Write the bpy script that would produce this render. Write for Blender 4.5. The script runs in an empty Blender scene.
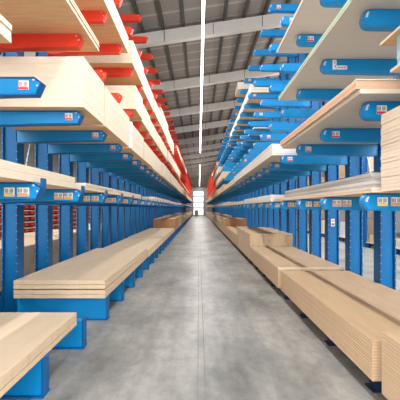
import bpy, bmesh, math, random
from mathutils import Vector, Matrix
random.seed(7)
S = bpy.context.scene
COL = S.collection
# ------------------------------------------------------------------ materials
def mat(name, col, rough=0.6, metal=0.0, noise=0.0, nscale=8.0, stretch=(1,1,1), emit=None, estr=1.0, bump=0.0, spec=0.5, col2=None):
    m = bpy.data.materials.new(name); m.use_nodes = True
    nt = m.node_tree; b = nt.nodes['Principled BSDF']
    b.inputs['Base Color'].default_value = (*col, 1)
    b.inputs['Roughness'].default_value = rough
    b.inputs['Metallic'].default_value = metal
    b.inputs['Specular IOR Level'].default_value = spec
    if emit:
        b.inputs['Emission Color'].default_value = (*emit, 1)
        b.inputs['Emission Strength'].default_value = estr
    if noise or bump:
        tc = nt.nodes.new('ShaderNodeTexCoord'); mp = nt.nodes.new('ShaderNodeMapping')
        mp.inputs['Scale'].default_value = stretch
        nz = nt.nodes.new('ShaderNodeTexNoise'); nz.inputs['Scale'].default_value = nscale
        nz.inputs['Detail'].default_value = 5; nz.inputs['Roughness'].default_value = 0.65
        nt.links.new(tc.outputs['Object'], mp.inputs['Vector']); nt.links.new(mp.outputs['Vector'], nz.inputs['Vector'])
        if noise:
            cr = nt.nodes.new('ShaderNodeValToRGB')
            c2 = col2 or tuple(c*(1-noise) for c in col)
            cr.color_ramp.elements[0].position = 0.32; cr.color_ramp.elements[1].position = 0.68
            cr.color_ramp.elements[0].color = (*c2, 1); cr.color_ramp.elements[1].color = (*col, 1)
            nt.links.new(nz.outputs['Fac'], cr.inputs['Fac']); nt.links.new(cr.outputs['Color'], b.inputs['Base Color'])
        if bump:
            bp = nt.nodes.new('ShaderNodeBump'); bp.inputs['Strength'].default_value = bump; bp.inputs['Distance'].default_value = 0.01
            nt.links.new(nz.outputs['Fac'], bp.inputs['Height']); nt.links.new(bp.outputs['Normal'], b.inputs['Normal'])
    return m

M = {}
M['blue']   = mat('blue_paint', (0.002, 0.115, 0.35), 0.42, spec=0.3, noise=0.18, nscale=3)
M['bluelt'] = mat('bright_blue_paint', (0.001, 0.245, 0.60), 0.38, spec=0.4, noise=0.12, nscale=3)
M['colblue_lit'] = mat('column_blue_lit', (0.0015, 0.14, 0.385), 0.45, noise=0.2, nscale=2, stretch=(1, 1, .5), spec=.25)  # brighter copy of the rack blue for the lit column face
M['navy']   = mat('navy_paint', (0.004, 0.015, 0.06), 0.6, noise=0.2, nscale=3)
M['red']    = mat('red_paint', (0.82, 0.05, 0.022), 0.4, noise=0.15, nscale=3)
M['dot_highlight']   = mat('pale_dot_and_highlight', (0.55, 0.62, 0.7), 0.6)  # pale dots on arm tips, and the highlight painted on domed ends
M['punch']  = mat('punched_hole', (0.22, 0.38, 0.6), 0.6, noise=.05)
M['plate']  = mat('grey_zinc', (0.45, 0.5, 0.55), 0.4, metal=0.3)
M['face']   = mat('board_face', (0.56, 0.40, 0.245), 0.55, noise=0.14, nscale=5, stretch=(1.6, .35, 1))
M['facelt'] = mat('pale_board_face', (0.60, 0.485, 0.35), 0.55, noise=0.12, nscale=5, stretch=(1.6, .35, 1))
M['edge']   = mat('board_edge', (0.74, 0.58, 0.40), 0.7, noise=0.22, nscale=14, stretch=(1, 1, 4))
M['edgelt'] = mat('cream_board_edge', (0.79, 0.68, 0.54), 0.7, noise=0.08, nscale=9, stretch=(1, 1, 4))
M['under']  = mat('bounce_lit_raw_underside', (0.86, 0.57, 0.32), 0.65, noise=0.22, nscale=4, stretch=(.5, 5, 1))  # brighter than the top faces: floor bounce put into the colour
M['lam']    = mat('grey_laminate', (0.66, 0.60, 0.52), 0.5, noise=0.05, nscale=3, stretch=(.4, 4, 1))
M['pink']   = mat('pink_beige_edge', (0.78, 0.46, 0.29), 0.6, noise=0.1, nscale=4)
M['orange'] = mat('orange_brown_edge', (0.58, 0.30, 0.14), 0.6, noise=0.25, nscale=10, stretch=(1, 1, 6))
M['green']  = mat('green_edge', (0.12, 0.42, 0.16), 0.5, noise=0.1)
M['white']  = mat('white_edge', (0.88, 0.87, 0.83), 0.5, noise=0.04)
M['grey']   = mat('silver_grey_edge', (0.50, 0.49, 0.48), 0.45, noise=0.12, nscale=9, stretch=(1, 1, 8))
M['white2'] = mat('pale_grey_edge', (0.66, 0.65, 0.63), 0.5, noise=0.06)
M['ltblue'] = mat('pale_blue_edge', (0.30, 0.55, 0.68), 0.5, noise=0.1, nscale=6, stretch=(1, 1, 8))
M['mdf']    = mat('mdf_edge', (0.66, 0.475, 0.31), 0.6, noise=0.1, nscale=6, stretch=(1, 1, 8))
M['brown']  = mat('carton_brown', (0.42, 0.25, 0.13), 0.7, noise=0.2)
M['dark']   = mat('dark_steel', (0.03, 0.035, 0.045), 0.6, noise=0.2)
M['paper']  = mat('label_paper', (0.88, 0.87, 0.84), 0.5, noise=0.03)
M['ink']    = mat('label_ink', (0.16, 0.15, 0.17), 0.6, noise=0.05)
M['lorange']= mat('label_orange', (0.85, 0.36, 0.10), 0.5, noise=0.05)
M['lyellow']= mat('label_yellow', (0.85, 0.66, 0.15), 0.5, noise=0.05)
M['lred']   = mat('label_red', (0.65, 0.04, 0.08), 0.5, noise=0.05)
M['wrap']   = mat('white_wrap', (0.86, 0.86, 0.85), 0.25, noise=0.08, nscale=6)
M['beam']   = mat('roof_beam_grey', (0.56, 0.55, 0.53), 0.6, noise=0.08, nscale=2)
M['purlin'] = mat('purlin_dark', (0.05, 0.045, 0.042), 0.7, noise=0.2)
M['lamp']   = mat('lamp_housing', (0.7, 0.7, 0.68), 0.5, noise=0.03)
M['glow']   = mat('lamp_diffuser', (0.9, 0.9, 0.88), 0.4, emit=(1, 0.97, 0.92), estr=9)
M['pane']   = mat('daylit_pane', (0.8, 0.85, 0.9), 0.3, emit=(0.93, 0.96, 1.0), estr=1.1)
M['frame']  = mat('gate_frame', (0.28, 0.34, 0.42), 0.5, noise=0.1)
M['forecourt'] = mat('pale_paving', (.5, .49, .47), .8, noise=.1, nscale=1)
M['wall']   = mat('wall_cladding', (0.42, 0.41, 0.40), 0.7, noise=0.1, nscale=1)

# concrete floor
def concrete():
    m = bpy.data.materials.new('concrete_floor'); m.use_nodes = True
    nt = m.node_tree; N = nt.nodes; L = nt.links; b = N['Principled BSDF']
    tc = N.new('ShaderNodeTexCoord')
    def noise(scale, st, det=6, r=.6):
        mp = N.new('ShaderNodeMapping'); mp.inputs['Scale'].default_value = st; mp.inputs['Location'].default_value = (scale*1.7, scale, 0)
        n = N.new('ShaderNodeTexNoise'); n.inputs['Scale'].default_value = scale; n.inputs['Detail'].default_value = det; n.inputs['Roughness'].default_value = r
        L.new(tc.outputs['Object'], mp.inputs['Vector']); L.new(mp.outputs['Vector'], n.inputs['Vector']); return n
    a = noise(1.1, (1, .55, 1)); c = noise(9, (1, .6, 1)); d = noise(1.5, (3.2, .12, 1), 4)
    def ramp(n, p0, c0, p1, c1):
        r = N.new('ShaderNodeValToRGB'); r.color_ramp.elements[0].position = p0; r.color_ramp.elements[1].position = p1
        r.color_ramp.elements[0].color = (*c0, 1); r.color_ramp.elements[1].color = (*c1, 1); L.new(n.outputs['Fac'], r.inputs['Fac']); return r
    ra = ramp(a, .3, (.135, .14, .138), .62, (.37, .37, .36))
    rc = ramp(c, .3, (.74, .75, .75), .6, (1, 1, 1)); rd = ramp(d, .3, (.80, .81, .82), .7, (1.08, 1.07, 1.05))
    def mul(x, y):
        k = N.new('ShaderNodeMix'); k.data_type = 'RGBA'; k.blend_type = 'MULTIPLY'; k.inputs[0].default_value = 1
        L.new(x, k.inputs[6]); L.new(y, k.inputs[7]); return k.outputs[2]
    o = mul(mul(ra.outputs['Color'], rc.outputs['Color']), rd.outputs['Color'])
    L.new(o, b.inputs['Base Color']); b.inputs['Roughness'].default_value = .42; b.inputs['Specular IOR Level'].default_value = .35
    bp = N.new('ShaderNodeBump'); bp.inputs['Strength'].default_value = .08; L.new(c.outputs['Fac'], bp.inputs['Height']); L.new(bp.outputs['Normal'], b.inputs['Normal'])
    return m
M['floor'] = concrete()

def roofmat():
    m = bpy.data.materials.new('roof_sheet'); m.use_nodes = True
    nt = m.node_tree; N = nt.nodes; L = nt.links; b = N['Principled BSDF']
    tc = N.new('ShaderNodeTexCoord'); w = N.new('ShaderNodeTexWave'); w.bands_direction = 'Y'; w.inputs['Scale'].default_value = .32; w.inputs['Distortion'].default_value = .3
    r = N.new('ShaderNodeValToRGB'); r.color_ramp.elements[0].position = .9; r.color_ramp.elements[1].position = 1
    r.color_ramp.elements[0].color = (.215, .20, .19, 1); r.color_ramp.elements[1].color = (.34, .325, .31, 1)
    L.new(tc.outputs['Object'], w.inputs['Vector']); L.new(w.outputs['Fac'], r.inputs['Fac']); L.new(r.outputs['Color'], b.inputs['Base Color'])
    b.inputs['Roughness'].default_value = .8
    return m
M['roof'] = roofmat()

# ------------------------------------------------------------------ mesh helpers
class MB:
    def __init__(s): s.bm = bmesh.new(); s.mats = []
    def mi(s, k):
        if k not in s.mats: s.mats.append(k)
        return s.mats.index(k)
    def box(s, x0, x1, y0, y1, z0, z1, k, top=None, bot=None, front=None):
        v = [s.bm.verts.new(p) for p in ((x0,y0,z0),(x1,y0,z0),(x1,y1,z0),(x0,y1,z0),(x0,y0,z1),(x1,y0,z1),(x1,y1,z1),(x0,y1,z1))]
        F = [((3,2,1,0), bot or k), ((4,5,6,7), top or k), ((0,1,5,4), front or k), ((1,2,6,5), k), ((2,3,7,6), k), ((3,0,4,7), k)]
        for idx, kk in F:
            f = s.bm.faces.new([v[i] for i in idx]); f.material_index = s.mi(kk)
    def prism(s, pts, y0, y1, k, inset=None, kin=None):
        """outline pts in (x,z), extruded in y; optional recess on both faces"""
        a = [s.bm.verts.new((x, y0, z)) for x, z in pts]; b = [s.bm.verts.new((x, y1, z)) for x, z in pts]
        n = len(pts); mi = s.mi(k)
        fa = s.bm.faces.new(a); fb = s.bm.faces.new(b[::-1]); fa.material_index = fb.material_index = mi
        for i in range(n):
            f = s.bm.faces.new((a[i], b[i], b[(i+1)%n], a[(i+1)%n])); f.material_index = mi
        s.bm.normal_update()
        bmesh.ops.recalc_face_normals(s.bm, faces=s.bm.faces[:])
        if inset:
            th, dp = inset
            for f0, sg in ((fa, 1), (fb, -1)):
                bmesh.ops.inset_region(s.bm, faces=[f0], thickness=th, depth=0)
                for v in f0.verts: v.co.y += sg*dp
                if kin: f0.material_index = s.mi(kin)
    def bevel(s, w, seg=1):
        bmesh.ops.bevel(s.bm, geom=s.bm.edges[:], offset=w, segments=seg, affect='EDGES', clamp_overlap=True)
    def build(s, name, parent=None, loc=None):
        bmesh.ops.recalc_face_normals(s.bm, faces=s.bm.faces[:])
        me = bpy.data.meshes.new(name); s.bm.to_mesh(me); s.bm.free()
        for k in s.mats: me.materials.append(M[k])
        o = bpy.data.objects.new(name, me); COL.objects.link(o); o.parent = parent
        if loc: o.location = loc
        return o
def tag(o, label, cat, group=None):
    o['label'] = label; o['category'] = cat
    if group: o['group'] = group
    return o
def empty(name, loc): 
    o = bpy.data.objects.new(name, None); COL.objects.link(o); o.location = loc; return o
def child_copy(src, parent, loc):
    c = src.copy(); COL.objects.link(c); c.parent = parent; c.location = loc
    return c

# ------------------------------------------------------------------ room
ROOM_X0, ROOM_X1, Y0, Y1 = -14.0, 15.0, -6.0, 84.0
ROOF_A, ROOF_S = 9.62, 0.15           # roof sheet z at x=0, slope
def struct(o): o['kind'] = 'structure'; return o
b = MB(); b.box(ROOM_X0, ROOM_X1, Y0, Y1+.2, -.2, 0, 'floor'); struct(b.build('floor'))
b = MB()
for i, (x, w) in enumerate(((-.012, .008), (.062, .009))): b.box(x-w/2, x+w/2, Y0, Y1, .0005, .002, 'dark')
o = b.build('trim_1'); struct(o)
M['dark2'] = mat('joint_filler', (.17, .17, .165), .7, noise=.3, nscale=6, stretch=(1, .3, 1)); o.data.materials[0] = M['dark2']
def slab(name, x0, x1, y0, y1, z, t, k):
    b = MB(); pts = [(x0, z+ROOF_S*x0), (x1, z+ROOF_S*x1), (x1, z+t+ROOF_S*x1), (x0, z+t+ROOF_S*x0)]
    b.prism(pts, y0, y1, k); return b.build(name)
struct(slab('ceiling', ROOM_X0, ROOM_X1, Y0, Y1, ROOF_A, .06, 'roof'))
n = 0
x = -13.4
while x < 14.6:
    o = struct(slab('roof_purlin', x-.06, x+.06, Y0, Y1, ROOF_A-.16, .155, 'purlin')); x += .85
for i in range(-2, 12):
    y = 15.2 + 6*i
    if y > 83: break
    b = MB(); z = 8.96
    pts = [(ROOM_X0, z+ROOF_S*ROOM_X0), (ROOM_X1, z+ROOF_S*ROOM_X1), (ROOM_X1, z+.49+ROOF_S*ROOM_X1), (ROOM_X0, z+.49+ROOF_S*ROOM_X0)]
    b.prism(pts, y, y+.28, 'beam')
    for k in range(-6, 7):           # bolted joint straps
        xx = k*2.05+.6; b.box(xx-.012, xx+.012, y-.012, y, z+ROOF_S*xx+.02, z+ROOF_S*xx+.46, 'purlin')
    struct(b.build('roof_beam'))
for nm, x0, x1 in (('wall_left', ROOM_X0-.2, ROOM_X0), ('wall_right', ROOM_X1, ROOM_X1+.2)):
    b = MB(); b.box(x0, x1, Y0, Y1+.2, 0, ROOF_A+ROOF_S*x1, 'wall'); struct(b.build(nm))
# end wall with tall opening
GX0, GX1, GZ = -1.35, 1.1, 5.75
b = MB()
for x0, x1, z0, z1 in ((ROOM_X0, GX0, 0, 11.7), (GX1, ROOM_X1, 0, 11.7), (GX0, GX1, GZ, 11.7)): b.box(x0, x1, Y1, Y1+.2, z0, z1, 'wall')
struct(b.build('wall_back'))
wf = MB()
for x in (GX0, GX1-.1): wf.box(x, x+.1, Y1-.05, Y1+.15, 0, GZ, 'frame')
for z in (0, 1.75, 3.35-.9+.6, 4.35, GZ-.1): wf.box(GX0+.1, GX1-.1, Y1-.05, Y1+.15, z, z+.2, 'frame')
w = struct(wf.build('window_1'))
pb = MB(); pb.box(GX0+.1, GX1-.1, Y1+.08, Y1+.10, .14, GZ-.1, 'pane'); pb.build('pane', w)

# ------------------------------------------------------------------ cantilever racks
PITCH = 1.2
TIPL, TIPR, CX0, CX1 = 1.50, 1.62, 2.95, 3.20
LEV_L = [1.96, 2.965, 3.95, 4.90, 5.84, 6.75]
LEV_R = [1.86, 2.76, 3.67, 4.57, 5.50, 6.42]
HH = .085
def column_mesh(side):
    b = MB(); s = side
    def bx(u0, u1, y0, y1, z0, z1, k):
        x0, x1 = sorted((s*u0, s*u1)); b.box(x0, x1, y0, y1, z0, z1, k)
    bx(CX0+.02, CX1-.02, -.07, -.045, .02, 6.95, 'colblue_lit')       # broad face towards the camera, coloured brighter as the lit side
    bx(CX0, CX0+.02, -.12, .12, .02, 6.95, 'blue'); bx(CX1-.02, CX1, -.12, .12, .02, 6.95, 'blue')
    bx(CX0+.02, CX1-.02, .045, .07, .02, 6.95, 'blue')
    bx(CX0-.02, CX1+.02, -.14, .14, 0, .02, 'blue')
    z = .5
    while z < 6.8:                                               # punched holes down both flanges
        for yy in (-.095,):
            bx(CX0-.002, CX0, yy-.008, yy+.008, z, z+.018, 'punch')
        bx(CX0+.004, CX0+.016, -.122, -.12, z, z+.018, 'punch')
        bx(CX1-.016, CX1-.004, -.122, -.12, z, z+.018, 'punch')
        z += .13
    return b
def arm_left(red, lip=False):
    b = MB(); L = CX0-TIPL
    k, kin = ('red', 'red') if red else ('blue', 'bluelt')
    pts = [(0, .035), (-.07, .085), (-L, .085), (-L, -.115), (-.09, -.085), (-.055, -.085)]
    b.prism(pts, -.055, .055, k, inset=(.018, .012), kin=kin)
    for (u, z) in ((-.075, .055), (-.04, -.0)):
        b.box(u-.008, u+.008, -.058, -.055, z-.008, z+.008, 'dot_highlight' if not red else 'edge')
    if lip: b.box(-.012, .004, -.05, .05, .03, .125, k)   # stop lip
    return b
def arm_right(red):
    b = MB(); L = CX0-TIPR
    k, kin = ('red', 'red') if red else ('blue', 'bluelt')
    pts = []
    for i in range(9):
        a = math.radians(100+160*i/8); pts.append((.06+.065*math.cos(a), .083*math.sin(a)))
    pts = [(L, .085), (.08, .085)] + pts + [(.08, -.085), (L, -.105)]
    q = []
    for p in pts:
        if not q or (abs(p[0]-q[-1][0])+abs(p[1]-q[-1][1])) > .008: q.append(p)
    b.prism(q, -.06, .06, k)
    b.bevel(.03, 3)
    for f in b.bm.faces:
        if f.normal.y < -.6 or abs(f.normal.z) < .1: f.smooth = False
    b.mats = [kin]
    # highlight on the domed end, painted as a pale crescent
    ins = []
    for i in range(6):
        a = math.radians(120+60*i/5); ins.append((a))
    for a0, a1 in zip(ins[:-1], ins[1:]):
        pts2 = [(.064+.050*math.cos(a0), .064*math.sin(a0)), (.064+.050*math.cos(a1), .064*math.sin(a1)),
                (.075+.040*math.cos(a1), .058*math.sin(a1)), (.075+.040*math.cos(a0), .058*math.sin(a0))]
        b.prism(pts2, -.0625, -.0575, 'dot_highlight')
    return b
def base_mesh(side, h, tip):
    b = MB(); s = side
    def bx(u0, u1, y0, y1, z0, z1, k):
        x0, x1 = sorted((s*u0, s*u1)); b.box(x0, x1, y0, y1, z0, z1, k)
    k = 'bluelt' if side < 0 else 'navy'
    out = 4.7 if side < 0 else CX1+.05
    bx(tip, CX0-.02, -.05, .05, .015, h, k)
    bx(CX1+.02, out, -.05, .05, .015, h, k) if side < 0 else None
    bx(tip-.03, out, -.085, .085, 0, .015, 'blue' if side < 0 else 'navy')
    if side < 0:
        bx(tip-.025, tip, -.06, .06, .015, h+.02, 'blue')
    return b
def tag_mesh(w, kbar):
    b = MB(); b.box(0, w, -.003, 0, 0, .085, 'paper')
    for i in range(7):
        if i != 3: b.box(.01+i*(w-.02)/7, .01+(i+.55)*(w-.02)/7, -.0045, -.003, .036, .074, 'ink')
    for i in range(3): b.box(.012, w-.02-.01*i, -.0045, -.003, .026+i*.0, .03, 'ink')
    b.box(.004, w-.004, -.0045, -.003, .003, .023, kbar)
    b.box(.0, .006, -.0045, -.003, .003, .082, kbar)
    return b

HIDE = empty('prototypes', (0,0,0))
protos = {}
for s in (-1, 1): protos['column', s] = column_mesh(s).build('column')
protos['arm', -1, 0] = arm_left(False).build('arm'); protos['arm', -1, 2] = arm_left(False, True).build('arm'); protos['arm', -1, 1] = arm_left(True).build('arm')
protos['arm', 1, 0] = arm_right(False).build('arm'); protos['arm', 1, 1] = arm_right(True).build('arm')
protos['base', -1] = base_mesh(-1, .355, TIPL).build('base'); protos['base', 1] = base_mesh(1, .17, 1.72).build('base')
protos['lab_o'] = tag_mesh(.115, 'lorange').build('paper_tag'); protos['lab_y'] = tag_mesh(.10, 'lyellow').build('paper_tag'); protos['lab_r'] = tag_mesh(.10, 'lred').build('paper_tag')
# red number sign with its white strip
def sign():
    b = MB(); b.box(0, .05, -.003, 0, 0, .125, 'paper')
    segs3 = [(.01,.016,.04,.022),(.034,.016,.04,.055),(.015,.034,.04,.040),(.034,.034,.04,.06),(.01,.052,.04,.058)]
    # a red X-like arrow mark above a red numeral 3
    for x0, z0, x1, z1 in segs3: b.box(x0, x1, -.005, -.003, z0, z1, 'lred')
    for t in range(6):
        u = t/5; b.box(.009+u*.027, .016+u*.027, -.005, -.003, .07+u*.036, .079+u*.036, 'lred'); b.box(.036-u*.027, .043-u*.027, -.005, -.003, .07+u*.036, .079+u*.036, 'lred')
    b.box(.055, .19, -.003, 0, .0, .05, 'paper')
    for i in range(6): b.box(.066+i*.02, .078+i*.02, -.0045, -.003, .015, .035, 'ink')
    return b
protos['sign'] = sign().build('number_sign')

ORD = ['nearest', 'second', 'third', 'fourth', 'fifth', 'sixth', 'seventh', 'eighth', 'ninth', 'tenth', 'eleventh', 'twelfth', 'thirteenth', 'fourteenth', 'fifteenth', 'sixteenth', 'farthest']
def rack(side, y0, levels, tip, base_h):
    used = {}
    def inst(key, parent, loc):
        c = child_copy(protos[key], parent, loc); return c
    sec = 0; k0 = 0
    counts = [4]*17; y0 -= 2*PITCH
    for sec, cnt in enumerate(counts):
        ys = [y0 + PITCH*(k0+i) for i in range(cnt)]
        root = empty('cantilever_rack', (side*3.08, ys[0], 0))
        wh = 'left' if side < 0 else 'right'
        colr = ('blue lower and red upper arms' if side < 0 else ('bright blue round-ended arms' if ys[0] < 36 else 'blue lower and red upper arms'))
        tag(root, ('%s section of the %s cantilever rack, with %s' % (ORD[sec], wh, colr)), 'rack', 'cantilever rack sections on the %s' % wh)
        ox, oy = root.location.x, root.location.y
        for i, y in enumerate(ys):
            kk = k0+i-2
            c = inst(('column', side), root, (-ox, y-oy+(.10 if side < 0 else 0), 0))
            bs = inst(('base', side), root, (-ox, y-oy, 0))
            for li, z in enumerate(levels):
                red = (li >= 2) if side < 0 else (li >= 2 and y > 36)
                a = inst(('arm', side, 2 if side < 0 and li == 0 else int(red)), root, (side*tip-ox, y-oy, z))
                a['label'] = '%s cantilever arm' % ('red' if red else 'blue')
                if y < 24 and not red:
                    yy = -.0625 if side > 0 else -.0455
                    if li == 0:
                        w = .115
                        if side < 0:
                            for j, key in ((0, 'lab_y' if kk % 2 == 0 else 'lab_o'), (1, 'lab_o')): inst(key, a, (-.36+.125*j, yy, -.05))
                        else:
                            for j, key in ((0, 'lab_y' if kk % 2 == 0 else 'lab_o'), (1, 'lab_o')): inst(key, a, (.13+.13*j, yy, -.04))
                    elif side < 0: inst('lab_r', a, (-.225, yy, -.035))
                    elif li == 1: inst('lab_r', a, (.12, yy, -.04))
                    elif li == 2 and kk == 1: inst('sign', a, (.13, yy, -.055))
                    elif (kk*3+li) % 4 == 1 : inst('lab_r', a, (.16, yy, -.04))
        # diagonal strap bracing on the rear of the columns
        for zz in (.6, 3.6):
            bb = MB(); y1_, y2_ = 0, PITCH
            xs = side*(CX1+.004)
            v = []
            for (yy, z) in ((.13, zz), (PITCH-.13, zz+2.6)):
                for dy in (-.02, .02):
                    for dx in (0, side*.012): v.append(bb.bm.verts.new((xs+dx-ox, yy+dy, z)))
            for f in ((0,1,3,2),(4,6,7,5),(0,4,5,1),(2,3,7,6),(0,2,6,4),(1,5,7,3)):
                bb.bm.faces.new([v[i] for i in f])
            bb.mi('plate'); bb.build('brace', root)
        # tie rails along the section
        x0, x1 = sorted((side*(CX1+.002)-ox, side*(CX1+.04)-ox))
        for z in (.06, 3.4, 6.8):
            bb = MB(); bb.box(x0, x1, -.1, PITCH*(cnt-1)+.1, z, z+.08, 'blue'); bb.build('tie_rail', root)
        k0 += cnt
rack(-1, 3.52, LEV_L, TIPL, .355)
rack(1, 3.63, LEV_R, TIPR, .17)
for p in protos.values(): bpy.data.objects.remove(p)
bpy.data.objects.remove(HIDE)

# ------------------------------------------------------------------ boards
def board(side, e, back, y0, y1, z0, z1, label, group, top='face', edge='edge', bot='under', jit=.006, name='wood_board', cat='board', front=None):
    """one sheet; e = edge distance from aisle centre, back = rear edge"""
    j = random.uniform(-jit, jit); jy = random.uniform(-jit, jit)
    w, l, t = back-e, y1-y0, z1-z0
    b = MB(); b.box(-w/2, w/2, -l/2, l/2, 0, t, edge, top=top, bot=bot, front=front)
    bv = min(.0022, t*.05)
    bmesh.ops.bevel(b.bm, geom=b.bm.edges[:], offset=bv, segments=1, affect='EDGES')
    o = b.build(name, loc=(side*((e+back)/2+j), (y0+y1)/2+jy, z0))
    tag(o, label, cat, group); return o
def ordn(i, n):
    if i == n-1: return 'topmost'
    if i == 0: return 'bottom'
    names = ['second','third','fourth','fifth','sixth','seventh','eighth','ninth','tenth','eleventh','twelfth','thirteenth','fourteenth','fifteenth','sixteenth','seventeenth','eighteenth','nineteenth','twentieth','twenty-first','twenty-second','twenty-third','twenty-fourth','twenty-fifth','twenty-sixth','twenty-seventh','twenty-eighth','twenty-ninth']
    return names[i-1]+' from the bottom'
def stack(side, e, back, y0, y1, z0, z1, n, desc, where, kinds=None, gaps=(), **kw):
    """n separate boards; desc = what they look like, where = which stack"""
    g = .0008; t = (z1-z0-sum(v for _, v in gaps))/n; z = z0
    for i in range(n):
        for gi, v in gaps:
            if gi == i: z += v
        k2 = dict(kw)
        if kinds: k2.update(kinds(i))
        board(side, e, back, y0, y1, z, z+t-g, '%s %s, %s' % (k2.pop('desc', desc), where, ordn(i, n)), desc+' '+where, **k2)
        z += t
def pack(side, e, back, y0, y1, z0, z1, label, group, edge='edgelt', top='face', bot='under', layers=None, jit=.004, cat='pack'):
    if y0 > 8 and side*e < 0 and z0 > 1 and e < 2: e += random.uniform(-.03, .07); y1 -= .05; z1 -= random.uniform(0, .06)
    n = layers or max(2, int(round((z1-z0)/.055)))
    b = MB(); t = (z1-z0)/n
    for i in range(n):
        jx = random.uniform(-jit, jit); jy = random.uniform(-jit, jit); w, l = back-e, y1-y0
        gg = .0015 if i < n-1 else 0
        b.box(-w/2+jx, w/2+jx, -l/2+jy, l/2+jy, i*t, (i+1)*t-gg, edge, top=top, bot=bot)
    o = b.build('board_pack', loc=(side*(e+back)/2, (y0+y1)/2, z0)); tag(o, label, cat, group); return o

B = 2.93
# --- left, on the floor bases
stack(-1, 1.49, B, 1.3, 4.44, .3755, .53, 3, 'chipboard sheet', 'in the low stack at the bottom left corner', top='facelt', edge='edge', gaps=((1, .006),))
stack(-1, 1.49, B, 5.74, 10.4, .3755, .655, 4, 'thick pale chipboard sheet', 'in the long left floor stack', top='facelt', edge='edge', gaps=((1, .005), (2, .018), (3, .005)), jit=.008)
stack(-1, 1.47, B, 10.6, 15.0, .3755, .58, 4, 'pale sheet', 'in the third stack along the left floor', top='facelt')
stack(-1, 1.47, B, 15.1, 21.8, .3755, .60, 5, 'pale sheet', 'in the left floor stack before the brown one', top='facelt')
stack(-1, 1.48, 2.75, 22.0, 26.5, .3755, 1.14, 12, 'brown-fronted board', 'in the tall left floor stack halfway down', top='face', edge='orange')
far = [(26.8, 29.2, .95), (29.5, 36, 1.15), (36.3, 44, .85), (44.3, 54, 1.1), (54.3, 66, .9), (66.3, 80, 1.05)]
fo = ['first', 'second', 'third', 'fourth', 'fifth', 'last']
for i, (a, c, z) in enumerate(far): pack(-1, 1.5, B, a, c, .3755, z, '%s board pack beyond the tall brown stack on the left floor bases' % fo[i], 'far packs on the left floor', edge='edge')
# --- left level 1
stack(-1, 1.58, B, 1.2, 4.64, 2.0475, 2.19, 2, 'cream-edged thick board', 'at eye level at the left edge', edge='edgelt', top='facelt', jit=.003)
stack(-1, 1.53, B, 4.9, 9.6, 2.0475, 2.14, 3, 'thin cream board', 'past it on the left eye-level arms', edge='edgelt', top='facelt')
lv = [(9.7, 12.4, .10), (12.6, 19.5, .20), (19.8, 28, .17), (28.3, 40, .2), (40.3, 56, .18), (56.3, 80, .2)]
for i, (a, c, t) in enumerate(lv): pack(-1, 1.53, B, a, c, 2.0475, 2.0475+t, '%s flat pale board pack along the left eye-level arms past the thin boards' % fo[i], 'packs on the left eye-level arms', layers=4)
# --- left level 2
z2 = 3.0525
stack(-1, 1.43, B, .6, 2.77, z2, z2+.14, 3, 'cream board', 'poking in at the top left corner', edge='edgelt', jit=.01)
l2 = [(4.5, 5.48, .62, 'thick cream pack with blue arm in front at upper left'), (5.56, 7.48, .60, 'thick cream pack directly behind the upper left one, second in row'),
      (7.62, 9.4, .55, 'cream pack with white end protector, third above the left blue arms'), (9.43, 11.3, .54, 'cream pack, fourth in the row above the left blue arms'),
      (11.35, 14.2, .55, 'cream pack, fifth in the row above the left blue arms'), (14.25, 18, .54, 'cream pack, sixth in the row above the left blue arms'),
      (18.1, 24, .55, 'cream pack, seventh in the row above the left blue arms'), (24.2, 32, .5, 'cream pack, eighth in the row above the left blue arms'),
      (32.2, 44, .55, 'cream pack, ninth in the row above the left blue arms'), (44.3, 60, .5, 'cream pack, tenth in the row above the left blue arms'), (60.3, 80, .55, 'farthest cream pack above the left blue arms')]
for a, c, t, lb in l2:
    o = pack(-1, 1.43, B, a, c, z2, z2+t, lb, 'cream packs above the left blue arms', layers=int(t/.1)+1, jit=.0015)
    if a == 7.62: PK = o
b = MB(); b.box(-.012, .012, 0, .09, .003, .55, 'white'); b.box(-.10, -.012, 0, .012, .003, .55, 'white')
ep = b.build('edge_protector', parent=PK, loc=((B-1.43)/2+.016, -(9.4-7.62)/2-.018, 0)); ep['label'] = 'white corner protector'
# --- left level 3
z3 = LEV_L[2]+HH+.002
stack(-1, 1.44, B, .8, 5.2, z3, z3+.13, 5, 'raw particle board', 'over the wide red arm at upper left', edge='edgelt', bot='under', jit=.02)
l3 = [(8.2, 9.3), (9.35, 11.0), (11.1, 13.6), (13.7, 17), (17.1, 21), (21.2, 28), (28.2, 38), (38.3, 52), (52.3, 66), (66.3, 80)]
for i, (a, c) in enumerate(l3): pack(-1, 1.46 if a < 28 else 1.8, B, a, c, z3, z3+[.54, .52, .5, .53, .48, .52, .5, .52, .5, .5][i], '%s cream pack from the camera along the lowest red arms' % (ORD[i]), 'packs on the lowest red arms', layers=6, jit=.0015)
# --- left level 4
z4 = LEV_L[3]+HH+.002
l4 = [(.9, 3.9, .3), (3.95, 6.35, .33), (6.4, 7.5, .33), (8.0, 9.6, .5), (9.7, 12, .5), (12.1, 14, .45), (14.1, 17.5, .75), (17.6, 22, .68), (22.2, 30, .5), (30.3, 42, .55), (42.3, 60, .5), (60.3, 80, .5)]
for i, (a, c, t) in enumerate(l4): pack(-1, 1.46 if a < 22 else 1.85, B, a, c, z4, z4+t, '%s cream pack from the camera along the second row of red arms' % (ORD[i]), 'packs on the second row of red arms', layers=max(3, int(t/.09)), jit=.006)
z5 = LEV_L[4]+HH+.002
for i, (a, c, t) in enumerate([(26, 33, .4), (33.3, 44, .5)]): pack(-1, 1.5, B, a, c, z5, z5+t, ['nearer', 'farther'][i]+' cream pack on the third row of red arms far down the aisle', 'packs on the third row of red arms')

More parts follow.
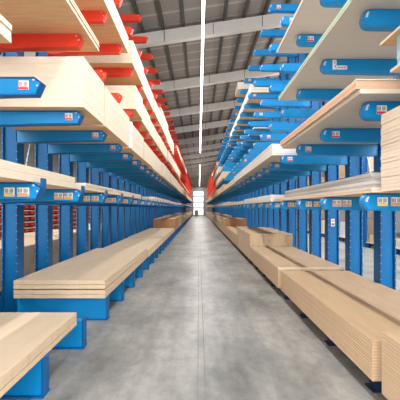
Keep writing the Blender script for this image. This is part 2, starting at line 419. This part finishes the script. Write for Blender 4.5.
# --- right, on the floor bases
def whitestrip(i): return {}
stack(1, 1.6, B, .9, 3.19, .175, .72, 18, 'MDF sheet', 'in the stack at the bottom right corner', edge='mdf', jit=.0012)
stack(1, 1.6, B, 3.36, 7.12, .2, .575, 13, 'light brown MDF sheet', 'in the long near right floor stack', edge='mdf', top='face', jit=.0012)
stack(1, 1.6, B, 7.36, 11.35, .175, .60, 10, 'brown MDF sheet', 'in the right floor stack before the tall one', edge='mdf', kinds=lambda i: {'edge': 'edgelt'} if i == 9 else {}, jit=.002)
stack(1, 1.6, B, 11.4, 15.2, .175, .99, 20, 'pale chipboard sheet', 'in the tall right floor stack', edge='edge', jit=.003)
stack(1, 1.6, B, 15.3, 22.3, .175, .68, 10, 'brown board', 'in the right floor stack behind the tall one', edge='mdf', jit=.0012)
stack(1, 1.6, B, 22.4, 26.0, .175, 1.12, 14, 'orange-brown board', 'in the second tall right floor stack', edge='mdf', kinds=lambda i: {'front': 'orange'}, jit=.003)
for i, (a, c, z) in enumerate([(26.2, 32, .8), (32.3, 40, 1.1), (40.3, 50, .85), (50.3, 60, 1.1), (60.3, 70, .9), (70.3, 80, 1.0)]):
    pack(1, 1.6, B, a, c, .175, z, '%s board pack beyond the second tall stack on the right floor bases' % fo[i], 'far packs on the right floor', edge='edge')
# timbers carrying the near right stack + cream corner post
for i, y in enumerate((3.7, 4.9, 6.1, 6.95)):
    b = MB(); b.box(-.6, .6, -.045, .045, 0, .024, 'edge')
    tag(b.build('spacer_batten', loc=(2.3, y, .1745)), 'wooden batten %s, under the long near right floor stack' % (['at the near end', 'second back', 'third back', 'at the far end'][i]), 'batten', 'battens under the near right stack')
# --- right level 1
y1_ = LEV_R[0]+HH+.002
stack(1, 1.65, 2.93, .9, 3.3, y1_, 2.645, 22, 'cream sheet', 'in the tall pack at the right edge', edge='edgelt', jit=.003, top='facelt')
stack(1, 1.64, B, 3.45, 8.0, y1_, y1_+.05, 2, 'tan sheet', 'under the silver-grey boards on the right', edge='edgelt', top='facelt')
for i in range(4):
    z = y1_+.0505+i*.04
    b = MB(); b.box(0, 1.08, 0, 4.1, 0, .036, 'grey' if i % 2 == 0 else 'white2', top='lam', bot='lam')
    o = b.build('laminate_board', loc=(1.70+i*.006, 3.56+i*.02, z)); o.rotation_euler.z = math.radians(-1.4)
    tag(o, 'silver-grey laminate board on the right eye-level arms, %s' % ['bottom of the four', 'second from bottom', 'second from top', 'top of the four'][i], 'board', 'silver-grey boards')
for i, (a, c, t, e) in enumerate([(8.25, 13, .155, 'white'), (13.3, 19.5, .12, 'edgelt'), (19.8, 26, .2, 'edgelt'), (26.3, 38, .18, 'edge'), (38.3, 56, .2, 'edge'), (56.3, 80, .2, 'edge')]):
    pack(1, 1.62, B, a, c, y1_, y1_+t, '%s pale pack past the silver-grey boards on the right eye-level arms' % fo[i], 'packs on the right eye-level arms', edge=e, bot='lam', layers=4)
# --- right level 2
r2 = LEV_R[1]+HH+.002
BR = ['edgelt', 'edgelt', 'pink', 'pink']
for i, (z0, z1, e) in enumerate([(0, .044, 'edgelt'), (.046, .082, 'pink'), (.0828, .120, 'pink'), (.1208, .132, 'edgelt')]):  # topmost cream strip paints the thin highlight along the upper edge
    board(1, 1.445+(.0 if i else .03), B, 3.33-(0 if i else .0), 6.45, r2+z0, r2+z1, 'pinkish-edged laminated board at upper right, %s' % ['bottom', 'second up', 'third up', 'top'][i], 'pinkish boards on the right', edge=e, top='lam', bot='lam', name='laminate_board')
for i, y in enumerate((3.33,)):
    pass
stack(1, 1.45, B, 7.23, 15, r2, r2+.23, 6, 'white-edged board', 'in the stack behind the pinkish boards', edge='white', top='facelt', bot='lam')
for i, (a, c, t, e) in enumerate([(15.1, 22, .22, 'edgelt'), (22.3, 30, .4, 'edge'), (30.3, 42, .5, 'mdf'), (42.3, 58, .4, 'edge'), (58.3, 80, .5, 'mdf')]):
    pack(1, 1.5, B, a, c, r2, r2+t, '%s tan pack past the white-edged boards on the right' % fo[i], 'packs on the second right arms', edge=e, bot='lam')
z0 = r2
board(1, 1.48, B, .8, 2.82, r2, r2+.022, 'tan cover sheet under the pale blue pack at the right edge', 'cover sheets', edge='edge', bot='under')
for i in range(9):
    board(1, 1.50, B, .8, 2.76, r2+.0225+i*.026, r2+.0475+i*.026, 'pale blue edged sheet in the pack at upper right edge, %s' % ordn(i, 9), 'pale blue sheets', edge='ltblue', top='lam', bot='lam', jit=.003, name='blue_sheet', cat='sheet')
board(1, 1.46, B, .8, 2.93, r2+.258, r2+.277, 'tan cover sheet on top of the pale blue pack at the right edge', 'cover sheets', edge='edge', bot='under')
# --- right level 3: wide grey-white sheets with green edge
r3 = LEV_R[2]+HH+.002
for i, (e, nm, za, zb) in enumerate([('edgelt', 'lowest cream-edged', 0, .015), ('green', 'green-edged', .0155, .037), ('white', 'white-edged', .0375, .049), ('green', 'upper green-edged', .0495, .064)]):
    board(1, 1.445, B, .8, 6.62, r3+za, r3+zb, '%s wide sheet overhead on the right' % nm, 'wide overhead sheets on the right', edge=e, top='lam', bot='lam', name='laminate_sheet', cat='sheet', jit=.002)
r4 = LEV_R[3]+HH+.002
for i in range(2): board(1, 1.43, B, .8, 6.72, r4+i*.018, r4+i*.018+.017, ['lower', 'upper'][i]+' cream-edged sheet on the fourth right arms, above the green-edged one', 'cream sheets on the fourth right arms', edge='edgelt', top='lam', bot='lam', name='laminate_sheet', cat='sheet', jit=.002)
r5 = LEV_R[4]+HH+.002; r6 = LEV_R[5]+HH+.002
for i, (z, e, a, c, t, k) in enumerate([(r5, 1.70, 11.9, 20, .26, 'edgelt'), (r5, 1.75, 20.2, 30, .12, 'edgelt'), (r4, 1.97, 13, 22, .06, 'white'), (r6, 1.53, 14.4, 15.4, .28, 'wrap'),
        (r3, 1.55, 24, 34, .45, 'edge'), (r3, 2.0, 34.3, 52, .4, 'mdf'), (r3, 2.0, 52.3, 80, .5, 'edge'), (r4, 1.55, 29, 40, .45, 'edge'), (r4, 2.0, 40.3, 58, .5, 'mdf'), (r4, 2.0, 58.3, 80, .5, 'edge'), (r5, 1.6, 33, 45, .4, 'edge'), (r5, 2.05, 46, 80, .5, 'mdf')]):
    lb = ['cream pack among the bare upper right blue arms', 'cream pack behind it on the fifth right arms', 'thin white sheets set back on the fourth right arms', 'white wrapped pack on the top right arms',
          'tan pack on the third right arms far down the aisle', 'brown pack on the third right arms where arms turn red', 'farthest tan pack on the third right arms', 'tan pack on the fourth right arms far down', 'brown pack on the fourth right arms among red arms', 'farthest tan pack on the fourth right arms',
          'tan pack on the fifth right arms far down', 'farthest brown pack on the fifth right arms'][i]
    pack(1, e, B, a, c, z, z+t, lb, 'upper right packs', edge=k, bot='under' if i < 2 else 'lam', layers=3)

# ------------------------------------------------------------------ behind the left rack
for i, (a, c, z) in enumerate([(3.6, 6.4, 1.1), (6.6, 9.2, 1.05), (9.4, 11.6, 1.12)]):
    pack(-1, 3.40, 4.7, a, c, .3755, z, '%s raw wood pack behind the left rack columns' % ['nearest', 'middle', 'farthest'][i], 'wood packs behind the left rack', edge='edge')
for i, (a, c, z) in enumerate([(11.9, 14.4, 1.0), (14.8, 20, 1.15), (20.4, 30, 1.0)]):
    b = MB(); b.box(-.6, .6, -(c-a)/2, (c-a)/2, 0, z-.3755, 'wrap'); b.bevel(.03, 2)
    tag(b.build('wrapped_pack', loc=(-4.05, (a+c)/2, .3755)), '%s white foil-wrapped pack behind the left rack columns' % ['nearest', 'middle', 'farthest'][i], 'pack', 'white wrapped packs')
def shelf_rack(x, y0, n):
    for s in range(n):
        ya = y0+s*4.0
        root = empty('low_red_rack', (x, ya, 0)); tag(root, 'low red-armed rack seen through the left columns, %s in its row' % ORD[s], 'rack', 'low red racks')
        for yy in (.06, 3.9):
            for xx in (-.05, -1.2):
                b = MB(); b.box(xx-.05, xx+.05, yy-.06, yy+.06, 0, 2.45, 'dark'); b.build('post', root)
        b = MB(); b.box(-1.2, -1.17, .12, 3.84, .3, 2.4, 'dark'); b.build('back_panel', root)
        for k in range(8):
            z = .42+k*.25
            b = MB(); b.box(-1.15, .02, .13, 3.83, z, z+.03, 'edgelt'); b.build('shelf_board', root)
            for m in range(7):
                b = MB(); yy = .3+m*.55; b.prism([(.0, z-.02), (.0, z-.13), (-.35, z-.16), (-1.1, z-.16), (-1.1, z-.02)], yy, yy+.3, 'red')
                b.build('red_arm', root)
shelf_rack(-7.4, 9.0, 8)

# ------------------------------------------------------------------ behind the right rack
bx_n = 0
for s in range(9):
    ya = 9.6+s*3.6
    root = empty('pallet_rack', (7.6, ya, 0)); tag(root, 'blue pallet rack bay beyond the right columns, %s in its row' % ORD[s], 'rack', 'pallet rack bays on the right')
    for yy in (0, 3.45):
        for xx in (.05, 1.15):
            b = MB(); b.box(xx-.05, xx+.05, yy, yy+.1, 0, 6.0, 'blue'); b.build('post', root)
    for z in (1.85, 3.4, 4.9):
        b = MB(); b.box(.0, 1.2, .1, 3.45, z, z+.02, 'edge'); b.build('shelf', root)
        for xx in (0, 1.14):
            b = MB(); b.box(xx, xx+.06, .1, 3.45, z-.12, z, 'navy'); b.build('shelf_beam', root)
    for j in range(2):
        yy = ya+.25+j*1.65
        p = empty('pallet', (8.2, yy+.75, 0)); tag(p, 'blue pallet on the floor, %s one in the %s pallet rack bay' % (['near', 'far'][j], ORD[s]), 'pallet', 'blue pallets on the right')
        b = MB(); b.box(-.6, .6, -.72, .72, .225, .255, 'edge'); b.build('deck', p)
        for xx in (-.55, 0, .45):
            b = MB()
            for yb in (-.72, -.07, .58): b.box(xx, xx+.1, yb, yb+.14, .02, .225, 'blue')
            b.box(xx, xx+.1, -.72, .72, 0, .02, 'bluelt'); b.build('runner', p)
        random.seed(40+bx_n); h = random.choice((.35, .55, .8, 1.05)); ed = random.choice(('edgelt', 'brown', 'edge', 'wrap'))
        o = pack(1, 7.65, 8.7, yy+.1, yy+random.uniform(.8, 1.4), .256, .256+h, '%s goods pack on the %s pallet of the %s pallet rack bay' % ({'edgelt': 'cream', 'brown': 'brown', 'edge': 'tan', 'wrap': 'white'}[ed], ['near', 'far'][j], ORD[s]), 'packs on blue pallets', edge=ed)
        for li, z in enumerate((1.87, 3.42)):
            h = random.choice((.3, .5, .7)); ed = random.choice(('edgelt', 'brown', 'edge'))
            pack(1, 7.65, 8.7, yy+.1, yy+1.3, z+.0005, z+h, 'goods pack on the %s shelf above the %s pallet, %s bay' % (['first', 'second'][li], ['near', 'far'][j], ORD[s]), 'packs on pallet rack shelves', edge=ed)
        bx_n += 1
random.seed(3)
# pallet load standing by the far gate
p = pack(-1, .15, .95, 78.5, 80, 0, 1.3, 'small brown stack on the floor in front of the bright far gate', 'gate stack', edge='brown')
del p['group']

# ------------------------------------------------------------------ column number tag
b = MB(); b.box(-.04, .04, -.003, 0, 0, .17, 'paper'); b.box(-.03, .03, -.0045, -.003, .1, .15, 'lorange'); b.box(-.03, .03, -.0045, -.003, .02, .07, 'ink')
tag(b.build('paper_notice', loc=(3.075, 3.63+4*1.2-.0702, 1.38)), 'small orange and white paper notice taped on a right rack column', 'notice')

# ------------------------------------------------------------------ lamps
def area(x, y, z, sx, sy, power, rx=0, col=(1, .97, .93), name='tube_and_fill_light', parent=None):
    l = bpy.data.lights.new(name, 'AREA'); l.shape = 'RECTANGLE'; l.size = sx; l.size_y = sy; l.energy = power; l.color = col
    o = bpy.data.objects.new(name, l); COL.objects.link(o); o.location = (x, y, z); o.rotation_euler = (rx, 0, 0); o.parent = parent
    return o
def line_lamp(x, y0, y1, z, label):
    root = empty('line_lamp', (x, y0, z)); tag(root, label, 'lamp')
    L = y1-y0
    b = MB(); b.box(-.035, .035, 0, L, .03, .09, 'lamp'); b.build('housing', root)
    b = MB(); b.box(-.035, .035, 0, L, 0, .03, 'glow'); b.build('diffuser', root)
    n = max(1, int(L/6))
    for i in range(n):
        yy = 1+i*(L-2)/max(1, n-1); zt = ROOF_A+ROOF_S*x-z-.005
        b = MB(); b.box(-.004, .004, yy-.004, yy+.004, .09, zt, 'plate'); b.build('hanger', root)
    return root
line_lamp(.11, -5, 33, 6.8, 'long bright line lamp hanging over the middle of the aisle')
line_lamp(.11, 42.5, 83, 6.8, 'second line lamp, continuing farther down the aisle after a gap')
line_lamp(-6.1, -5, 60, 6.8, 'added unseen line lamp over the side aisle behind the left rack')  # out of view, added to light the background on the left
line_lamp(6.0, -5, 60, 7.6, 'added unseen line lamp over the side aisle behind the right rack')  # out of view, added to light the background on the right
K = 1.0
for x, y0, y1, z, pw in ((.11, -5, 33, 6.78, 1050), (.11, 42.5, 83, 6.78, 1200), (-6.1, -5, 60, 6.78, 2700), (6.0, -5, 60, 7.58, 4600)):  # last two entries feed the added side-aisle lamps
    area(x, (y0+y1)/2, z, .1, y1-y0, pw*K)
    area(x, (y0+y1)/2, z+.12, .1, y1-y0, pw*.2, rx=math.pi)      # upward fill lights, added to brighten the roof
# wide open front of the hall behind the camera: the overcast sky shines in over a pale forecourt
b = MB(); b.box(-30, 30, -36, Y0, -.2, -.001, 'forecourt'); struct(b.build('forecourt'))
b = MB()
for x0, x1, z0, z1 in ((ROOM_X0, -12.5, 0, 7.6), (13.5, ROOM_X1, 0, 7.6), (ROOM_X0, ROOM_X1, 8.3, 8.6)): b.box(x0, x1, Y0-.2, Y0, z0, z1, 'wall')
struct(b.build('wall_front'))

w = bpy.data.worlds.new('World'); S.world = w; w.use_nodes = True
bg = w.node_tree.nodes['Background']; bg.inputs['Color'].default_value = (1, .98, .955, 1); bg.inputs['Strength'].default_value = 5.0

# ------------------------------------------------------------------ camera
cd = bpy.data.cameras.new('camera'); cam = bpy.data.objects.new('camera', cd); COL.objects.link(cam)
cam.location = (0, 0, 1.8); cam.rotation_euler = (math.radians(90), 0, 0)
cd.sensor_width = 36; cd.lens = 364/400*36; cd.shift_x = .0025; cd.shift_y = .02; cd.clip_end = 300
S.camera = cam
S.view_settings.view_transform = 'Standard'; S.view_settings.look = 'None'; S.view_settings.gamma = 1
S.view_settings.use_curve_mapping = False; S.view_settings.exposure = .26
